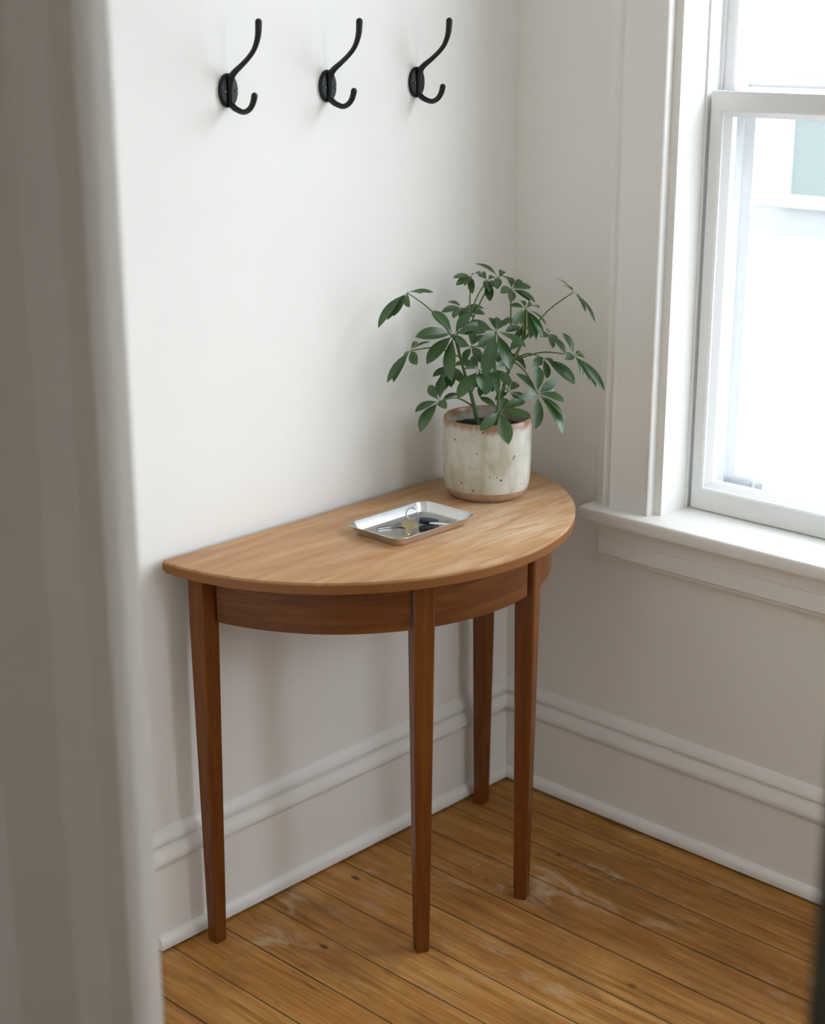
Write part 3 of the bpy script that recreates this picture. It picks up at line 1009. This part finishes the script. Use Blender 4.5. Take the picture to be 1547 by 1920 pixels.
# brass house key lying over the others, tip towards the rim
k1 = key_frame('key', (-0.5405, -0.2135, HT + 0.0118), (-0.0425, -0.0330, 0), 0.135)
bm = bmesh.new(); holed_slab(bm, oval(0, 0, 0.0115, 0.0150, 28, 0.72), oval(-0.0055, -0.002, 0.0032, 0.0056, 28), -0.0011, 0.0011)
link('bow', bm, M['brass'], k1, True, 30)
bm = bmesh.new()
slab(bm, [(0.0095, 0.0052), (0.0410, 0.0048), (0.0440, 0.0015), (0.0440, -0.0012), (0.0405, -0.0030), (0.0370, -0.0018), (0.0335, -0.0040), (0.0300, -0.0022), (0.0262, -0.0044), (0.0225, -0.0026), (0.0190, -0.0044), (0.0155, -0.0046), (0.0140, -0.0066), (0.0095, -0.0070)], -0.0010, 0.0010)
link('blade', bm, M['brass'], k1)
bm = bmesh.new(); box(bm, (0.012, 0.0010, 0.0009), (0.0405, 0.0024, 0.0014)); link('groove', bm, M['key_steel'], k1)
tag(k1, 'worn brass house key lying uppermost in the steel tray', 'key', 'keys in the tray')
# blue headed car key
k2 = key_frame('key', (-0.4950, -0.2195, HT + 0.0085), (0.026, -0.0285, 0), 0.11)
bm = bmesh.new(); slab(bm, [(-0.0185, 0.0060), (-0.0150, 0.0090), (0.0020, 0.0098), (0.0135, 0.0085), (0.0185, 0.0052), (0.0185, -0.0052), (0.0135, -0.0085), (0.0020, -0.0098), (-0.0150, -0.0090), (-0.0185, -0.0060)], -0.0042, 0.0042, 0.0022)
link('head', bm, M['blue'], k2, True, 35)
bm = bmesh.new(); slab(bm, [(x + 0.0180, y) for x, y in blade_outline(0.030, 0.0072, 5, 3)], -0.0010, 0.0010); link('blade', bm, M['key_steel'], k2)
tag(k2, 'key with a dark blue plastic head beside the key ring', 'key', 'keys in the tray')
# flat steel key pointing at the tray's far corner from the window
k3 = key_frame('key', (-0.5330, -0.1865, HT + 0.0042), (-0.048, 0.0205, 0), 0.03)
bm = bmesh.new(); holed_slab(bm, oval(0, 0, 0.0115, 0.0105, 24, 0.8), oval(-0.0060, 0, 0.0028, 0.0028, 24), -0.0010, 0.0010)
link('bow', bm, M['key_steel'], k3, True, 30)
bm = bmesh.new(); slab(bm, [(x + 0.0100, y) for x, y in blade_outline(0.043, 0.0075, 6, 8)], -0.0010, 0.0010); link('blade', bm, M['key_steel'], k3)
bm = bmesh.new(); box(bm, (0.012, -0.0004, 0.0009), (0.046, 0.0010, 0.0013)); link('groove', bm, M['screw'], k3)
tag(k3, 'grey steel key lying flat on the side of the tray away from the window', 'key', 'keys in the tray')
# black fob under the blue key, with a pale blade on it
k4 = key_frame('key_fob', (-0.5120, -0.2340, HT + 0.0040), (0.030, -0.013, 0), 0.0)
bm = bmesh.new(); slab(bm, oval(0, 0, 0.0185, 0.0090, 28, 0.8), -0.0026, 0.0026, 0.0012); link('fob_body', bm, M['dark_key'], k4, True, 35)
tag(k4, 'flat black key fob lying under the blue headed key', 'key fob')
k5 = key_frame('key', (-0.5000, -0.2310, HT + 0.0086), (0.0215, -0.0290, 0), 0.03)
bm = bmesh.new(); slab(bm, [(-0.004, 0.0030), (0.006, 0.0044), (0.026, 0.0036), (0.032, 0.0010), (0.032, -0.0020), (0.024, -0.0040), (0.004, -0.0042), (-0.004, -0.0020)], -0.0009, 0.0009); link('blade', bm, M['pale_key'], k5)
tag(k5, 'pale bare key blade lying on the black fob', 'key', 'keys in the tray')
# split ring standing on edge
kr = empty('key_ring', (-0.5100, -0.1905, HT + 0.0204))
kr.rotation_euler = (0, 0, math.radians(36))
for dx, nm in ((-0.0009, 'ring_coil'), (0.0009, 'ring_coil')):
    bm = bmesh.new()
    tube(bm, [(dx, 0.0112 * math.cos(2 * PI * k / 40), 0.0122 * math.sin(2 * PI * k / 40)) for k in range(40)], 0.0010, 8, False, True)
    link(nm, bm, M['key_steel'], kr, True)
tag(kr, 'thin steel split ring standing upright among the keys', 'key ring')

# ------------------------------------------------------------------ potted umbrella plant
PX, PY = -0.2571, -0.1557
pl = empty('potted_plant', (PX, PY, HT))
tag(pl, 'green umbrella plant in a speckled stoneware pot on the table', 'plant')
bm = bmesh.new()
lathe(bm, [(0, 0.0), (0.0665, 0.0), (0.0715, 0.0015), (0.0765, 0.0055), (0.0808, 0.0125), (0.0838, 0.022), (0.0856, 0.034), (0.0868, 0.05), (0.0874, 0.08), (0.0876, 0.12), (0.0876, 0.150), (0.0872, 0.1560), (0.0862, 0.1590), (0.0848, 0.1600), (0.0834, 0.1590), (0.0822, 0.1560), (0.0815, 0.145), (0.0812, 0.115), (0, 0.112)], 96)
link('pot', bm, M['glaze'], pl, True, 50)
random.seed(11)
bm = bmesh.new()
lathe(bm, [(0.0818, 0.120), (0.0812, 0.1335), (0.072, 0.136), (0.058, 0.139), (0.044, 0.1395), (0.03, 0.1415), (0.015, 0.142), (0, 0.142)], 60)
for v in bm.verts:
    if v.co.z > 0.135:
        v.co.z += (random.random() - 0.5) * 0.005
link('soil', bm, M['soil'], pl, True)

LEAVES = [
    ((-.3987, -.0733, 1.1703), (-.3146, -.1232, 1.0703),
     [(-.4752, -.0701, 1.1126, .55), (-.4613, -.071, 1.1219, .5), (-.4405, -.0762, 1.1309, .95), (-.4265, -.107, 1.1505, 1.25), (-.3814, -.1251, 1.1744, .6), (-.4076, -.1203, 1.1745, .5), (-.4538, -.0728, 1.1251, .5)]),
    ((-.2299, -.0854, 1.1835), (-.2658, -.1128, 1.1062),
     [(-.2776, -.0807, 1.1851, .8), (-.2763, -.0868, 1.1714, .8), (-.2721, -.1051, 1.172, .8), (-.2569, -.1133, 1.1552, .9), (-.2517, -.1269, 1.1937, .8)]),
    ((-.2025, -.1035, 1.1737), (-.2718, -.1115, 1.095),
     [(-.1786, -.0622, 1.1793, 1), (-.2406, -.131, 1.1644, 1), (-.2229, -.1285, 1.1382, 1.1), (-.2196, -.1474, 1.1647, 1), (-.2354, -.1355, 1.1599, .9), (-.158, -.0854, 1.1735, .9)]),
    ((-.1858, -.1181, 1.1802), (-.2537, -.1111, 1.1044),
     [(-.1956, -.064, 1.2023, 1), (-.1428, -.0986, 1.1715, .9), (-.2223, -.1445, 1.1637, 1), (-.1437, -.0955, 1.185, .8)]),
    ((-.1734, -.1414, 1.1575), (-.2047, -.1671, 1.0946),
     [(-.1267, -.1526, 1.1576, 1), (-.1444, -.1076, 1.1754, 1), (-.2199, -.1531, 1.1559, 1.1), (-.1694, -.1856, 1.1392, 1.1), (-.166, -.1961, 1.1356, .7), (-.2086, -.1685, 1.1395, 1), (-.128, -.1298, 1.168, .9)]),
    ((-.2006, -.2013, 1.1295), (-.1893, -.1835, 1.0604),
     [(-.1927, -.154, 1.1306, .9), (-.2424, -.203, 1.106, 1.1), (-.2247, -.233, 1.0772, .8), (-.2105, -.2546, 1.0798, .65), (-.1978, -.2513, 1.1027, .6), (-.2153, -.2462, 1.1378, .9), (-.1732, -.1626, 1.137, .8), (-.2185, -.2433, 1.0767, .6), (-.1598, -.1769, 1.136, .7)]),
    ((-.1062, -.2436, 1.1551), (-.1893, -.1835, 1.0604),
     [(-.1096, -.1994, 1.1785, .55), (-.0825, -.202, 1.1592, .8), (-.1129, -.2798, 1.1213, .55), (-.1148, -.3059, 1.1028, .45), (-.1353, -.2806, 1.1461, .5)]),
    ((-.1557, -.2877, 1.0425), (-.2101, -.1776, 1.0248),
     [(-.146, -.2506, 1.0809, .85), (-.202, -.3005, 1.0439, 1.1), (-.1706, -.3192, 1.0036, .8), (-.1671, -.3516, .99, .6), (-.1641, -.3705, .9857, .5), (-.1767, -.3306, 1.0467, .6), (-.1109, -.2707, 1.0402, .6)]),
    ((-.1432, -.2111, 1.073), (-.1893, -.1835, 1.0604),
     [(-.1697, -.246, 1.0534, 1), (-.1454, -.2584, 1.0409, .9), (-.1881, -.2279, 1.0764, .9), (-.1075, -.1792, 1.0707, .6), (-.1672, -.2522, 1.0665, .9)]),
    ((-.3256, -.1271, 1.0865), (-.308, -.1287, 1.0396),
     [(-.3275, -.0713, 1.1261, 1.05), (-.283, -.1288, 1.1223, 1.15), (-.4016, -.0968, 1.0886, 1), (-.3956, -.1209, 1.0384, 1.15), (-.3733, -.1648, 1.0079, 1.25), (-.2653, -.1505, 1.0974, 1), (-.3058, -.1914, 1.0966, 1), (-.3396, -.17, 1.0703, .9)]),
    ((-.265, -.1812, 1.0912), (-.2626, -.1779, 1.0363),
     [(-.2809, -.1196, 1.1006, 1), (-.2407, -.1444, 1.1102, 1), (-.2298, -.155, 1.1108, .9), (-.2196, -.1785, 1.1066, 1), (-.2553, -.2482, 1.068, 1.05), (-.2858, -.2349, 1.0279, 1.1), (-.3245, -.2047, 1.0144, 1.25), (-.3301, -.1524, 1.0958, .9), (-.3081, -.1729, 1.066, 1)]),
    ((-.3151, -.1819, 1.023), (-.2657, -.1907, .9669),
     [(-.3739, -.1805, .9776, 1.2), (-.3206, -.1378, 1.0411, .9), (-.3617, -.1879, 1.0329, .9), (-.3379, -.2111, .9925, 1.1), (-.2913, -.1452, 1.0428, .9), (-.2728, -.1733, 1.044, .9)]),
    ((-.2908, -.1989, 1.0251), (-.2657, -.1907, .9669),
     [(-.2898, -.2453, .9982, 1.05), (-.329, -.2101, .9807, 1.15), (-.3086, -.2249, .9864, .9), (-.279, -.1524, 1.0249, .9), (-.299, -.152, 1.0415, .9), (-.2438, -.1927, 1.0321, .8)]),
    ((-.3165, -.2354, .9516), (-.2657, -.1907, .9669),
     [(-.3207, -.1907, .9728, 1), (-.3645, -.2298, .9212, 1.05), (-.3388, -.2795, .8983, 1.25), (-.3017, -.3025, .9468, 1.15), (-.2625, -.2555, .9648, 1.1), (-.2736, -.2194, .966, .9)]),
    ((-.2512, -.2758, .9807), (-.2101, -.1776, 1.0248),
     [(-.2517, -.2225, 1.0132, 1), (-.2247, -.2528, 1.027, 1.15), (-.2072, -.2874, 1.003, 1.05), (-.2987, -.2696, .9777, 1.05), (-.2413, -.3332, .972, 1.05), (-.2897, -.3033, .9225, 1.0), (-.2663, -.3515, .9185, .85), (-.2518, -.3467, .9426, .55), (-.204, -.2843, .9816, .7)]),
    ((-.372, -.1334, .9639), (-.2819, -.1405, .9391),
     [(-.4253, -.1181, .9493, 1), (-.4318, -.1378, .9139, 1.1), (-.3596, -.0933, .9872, 1.1), (-.3477, -.1154, 1.003, 1.1), (-.3257, -.1431, .9722, 1), (-.3975, -.1739, .9597, 1.1)]),
    ((-.4077, -.0898, 1.0619), (-.308, -.1287, 1.0396),
     [(-.4733, -.0905, 1.0105, .5), (-.4624, -.0967, 1.0103, .65), (-.4301, -.1282, 1.0438, 1.2), (-.3622, -.0991, 1.0739, .55), (-.3656, -.0682, 1.0702, .55), (-.4493, -.1137, 1.0605, .6)]),
    ((-.2479, -.0786, 1.1228), (-.3146, -.1232, 1.0703),
     [(-.2934, -.0641, 1.1181, .8), (-.2406, -.0314, 1.128, .9), (-.2911, -.094, 1.1089, 1), (-.2362, -.1279, 1.1137, .8), (-.2045, -.0985, 1.1176, .8), (-.2657, -.1216, 1.1114, 1), (-.2808, -.1082, 1.1042, .9)]),
    ((-.167, -.2208, 1.0296), (-.2101, -.1776, 1.0248),
     [(-.2135, -.2308, 1.0227, 1.2), (-.1659, -.2993, .9885, .9), (-.1643, -.2719, 1.0057, .8), (-.1879, -.2474, .9955, 1), (-.1898, -.263, 1.0272, .7)]),
    ((-.3077, -.1084, 1.0178), (-.2873, -.1382, .9657),
     [(-.3519, -.0957, 1.0034, .9), (-.3513, -.1188, 1.0007, .9), (-.3352, -.129, .9843, 1.1), (-.3554, -.1136, .9733, 1.1), (-.2606, -.1002, 1.0145, 1), (-.3228, -.147, .9935, 1)]),
    ((-.2529, -.1066, 1.0488), (-.2626, -.1779, 1.0363),
     [(-.2428, -.061, 1.0376, 1), (-.2082, -.1035, 1.0662, 1), (-.2917, -.1233, 1.0261, 1), (-.266, -.1499, 1.0328, 1), (-.2193, -.0811, 1.0717, 1), (-.247, -.0601, 1.059, .9)]),
    ((-.1972, -.1553, 1.037), (-.2626, -.1779, 1.0363),
     [(-.1977, -.1983, 1.0155, 1), (-.2425, -.1653, 1.0246, 1), (-.1528, -.1422, 1.0495, 1), (-.224, -.1787, 1.0047, 1), (-.184, -.1101, 1.0462, 1), (-.1966, -.202, 1.009, .7)]),
    ((-.2204, -.1788, .9643), (-.2657, -.1907, .9669),
     [(-.2674, -.1835, .9557, 1), (-.229, -.2257, .9594, 1), (-.1757, -.1632, .972, 1), (-.1973, -.1409, .9826, 1), (-.2292, -.2218, .945, 1)]),
    ((-.2585, -.1441, .986), (-.2873, -.1382, .9657),
     [(-.3055, -.154, .9849, 1), (-.277, -.187, .9751, 1), (-.2948, -.1672, .9647, .9), (-.2175, -.1217, .997, 1), (-.2394, -.1001, .9867, 1)]),
    ((-.1751, -.171, 1.0876), (-.1893, -.1835, 1.0604),
     [(-.2155, -.1812, 1.0638, 1), (-.1899, -.2163, 1.0819, 1), (-.1478, -.1325, 1.0964, .9), (-.2229, -.1695, 1.0838, 1), (-.1746, -.1237, 1.0954, .9)]),
]
STEMS = [
    [(-.2746, -.148, .906), (-.2879, -.1434, .9528), (-.2946, -.1331, .9937), (-.3084, -.1269, 1.0428), (-.322, -.1239, 1.0849)],
    [(-.2469, -.1757, .9092), (-.2324, -.1705, .9546), (-.2211, -.1763, 1.0022), (-.2014, -.181, 1.0377), (-.1828, -.1845, 1.0733), (-.1976, -.1989, 1.1248)],
    [(-.2815, -.1831, .9132), (-.2808, -.2019, .9404), (-.2643, -.1893, .9733), (-.267, -.182, 1.0171), (-.2595, -.1727, 1.0555), (-.2616, -.1783, 1.0887)],
]
TOCAM = Vector((-0.757, -0.653, 0.30)).normalized()
BASE = Vector((PX, PY, HT))
PROF = [(0.0, 0.03), (0.10, 0.05), (0.17, 0.17), (0.27, 0.48), (0.40, 0.80), (0.53, 0.97), (0.64, 1.0), (0.76, 0.90), (0.87, 0.64), (0.95, 0.30), (1.0, 0.02)]


def leaflet(bm, uvl, c0, tip, wid, axis, rnd):
    L = (tip - c0).length
    axis = (axis + Vector((rnd.random() - 0.5, rnd.random() - 0.5, rnd.random() - 0.5)) * 0.7).normalized()
    a = (tip - c0).normalized()
    n = axis - a * axis.dot(a)
    if n.length < 0.15:
        n = TOCAM - a * TOCAM.dot(a)
    n.normalize()
    ctrl = (c0 + tip) / 2 + n * L * (0.13 + 0.08 * rnd.random())
    half = L * (0.158 + 0.03 * rnd.random()) * wid
    half = min(half, 0.0140)
    twist = (rnd.random() - 0.5) * 0.5
    fold = 0.10 + 0.22 * rnd.random()
    rows = []
    for t, wd in PROF:
        p = c0 * (1 - t) ** 2 + ctrl * 2 * t * (1 - t) + tip * t * t
        tg = ((ctrl - c0) * (1 - t) + (tip - ctrl) * t).normalized()
        nn = (n - tg * n.dot(tg)).normalized()
        s = tg.cross(nn)
        s2 = s * math.cos(twist) + nn * math.sin(twist)
        n2 = tg.cross(s2) * -1
        if n2.dot(nn) < 0:
            n2 = -n2
        h = half * wd
        row = []
        for k, e in enumerate((-1, -0.55, 0, 0.55, 1)):
            row.append((bm.verts.new(p + s2 * h * e + n2 * h * fold * abs(e) ** 1.3), (e + 1) / 2, t))
        rows.append(row)
    for A, B in zip(rows, rows[1:]):
        for k in range(4):
            q = (A[k], A[k + 1], B[k + 1], B[k])
            fc = bm.faces.new([x[0] for x in q])
            for lp, x in zip(fc.loops, q):
                lp[uvl].uv = (x[1], x[2])


def link_raw(name, bm, mat, parent):
    me = bpy.data.meshes.new(name)
    bm.to_mesh(me)
    bm.free()
    me.materials.append(mat)
    for p in me.polygons:
        p.use_smooth = True
    o = bpy.data.objects.new(name, me)
    C.objects.link(o)
    o.parent = parent
    return o


rnd = random.Random(5)
for c0, s0, tips in LEAVES:
    c0 = Vector(c0) - BASE
    s0 = Vector(s0) - BASE
    outw = Vector((c0.x, c0.y, 0)) * 1.2
    side = min(max(0.5 + (c0.x * 0.653 - c0.y * 0.757) / 0.16, 0.0), 1.0)      # leaves on the window side lean to the light
    lean = Vector((-0.85, -0.40, 0.30)) * (1 - side) + Vector((-0.20, -0.90, 0.30)) * side
    axis = (Vector((0, 0, 0.45)) + lean * 0.8 + outw * 0.7).normalized()
    bm = bmesh.new()
    uvl = bm.loops.layers.uv.new('UVMap')
    for x, y, z, wd in tips:
        leaflet(bm, uvl, c0, Vector((x, y, z)) - BASE, wd, axis, rnd)
    lf = link_raw('compound_leaf', bm, M['leaf'], pl)
    bm = bmesh.new()
    mid = (s0 + c0) / 2 + Vector((0, 0, 0.012))
    tube(bm, catmull([s0, mid, c0], 5), [0.0019 - 0.0008 * k / 10 for k in range(11)], 7)
    link('petiole', bm, M['stem'], lf, True)
for P in STEMS:
    bm = bmesh.new()
    P = [Vector(p) - BASE for p in P]
    P[0].z = min(P[0].z, 0.138)
    pts = catmull(P, 6)
    k = len(pts)
    tube(bm, pts, [0.0044 - 0.0023 * i / (k - 1) for i in range(k)], 9)
    link('stem', bm, M['stem'], pl, True)
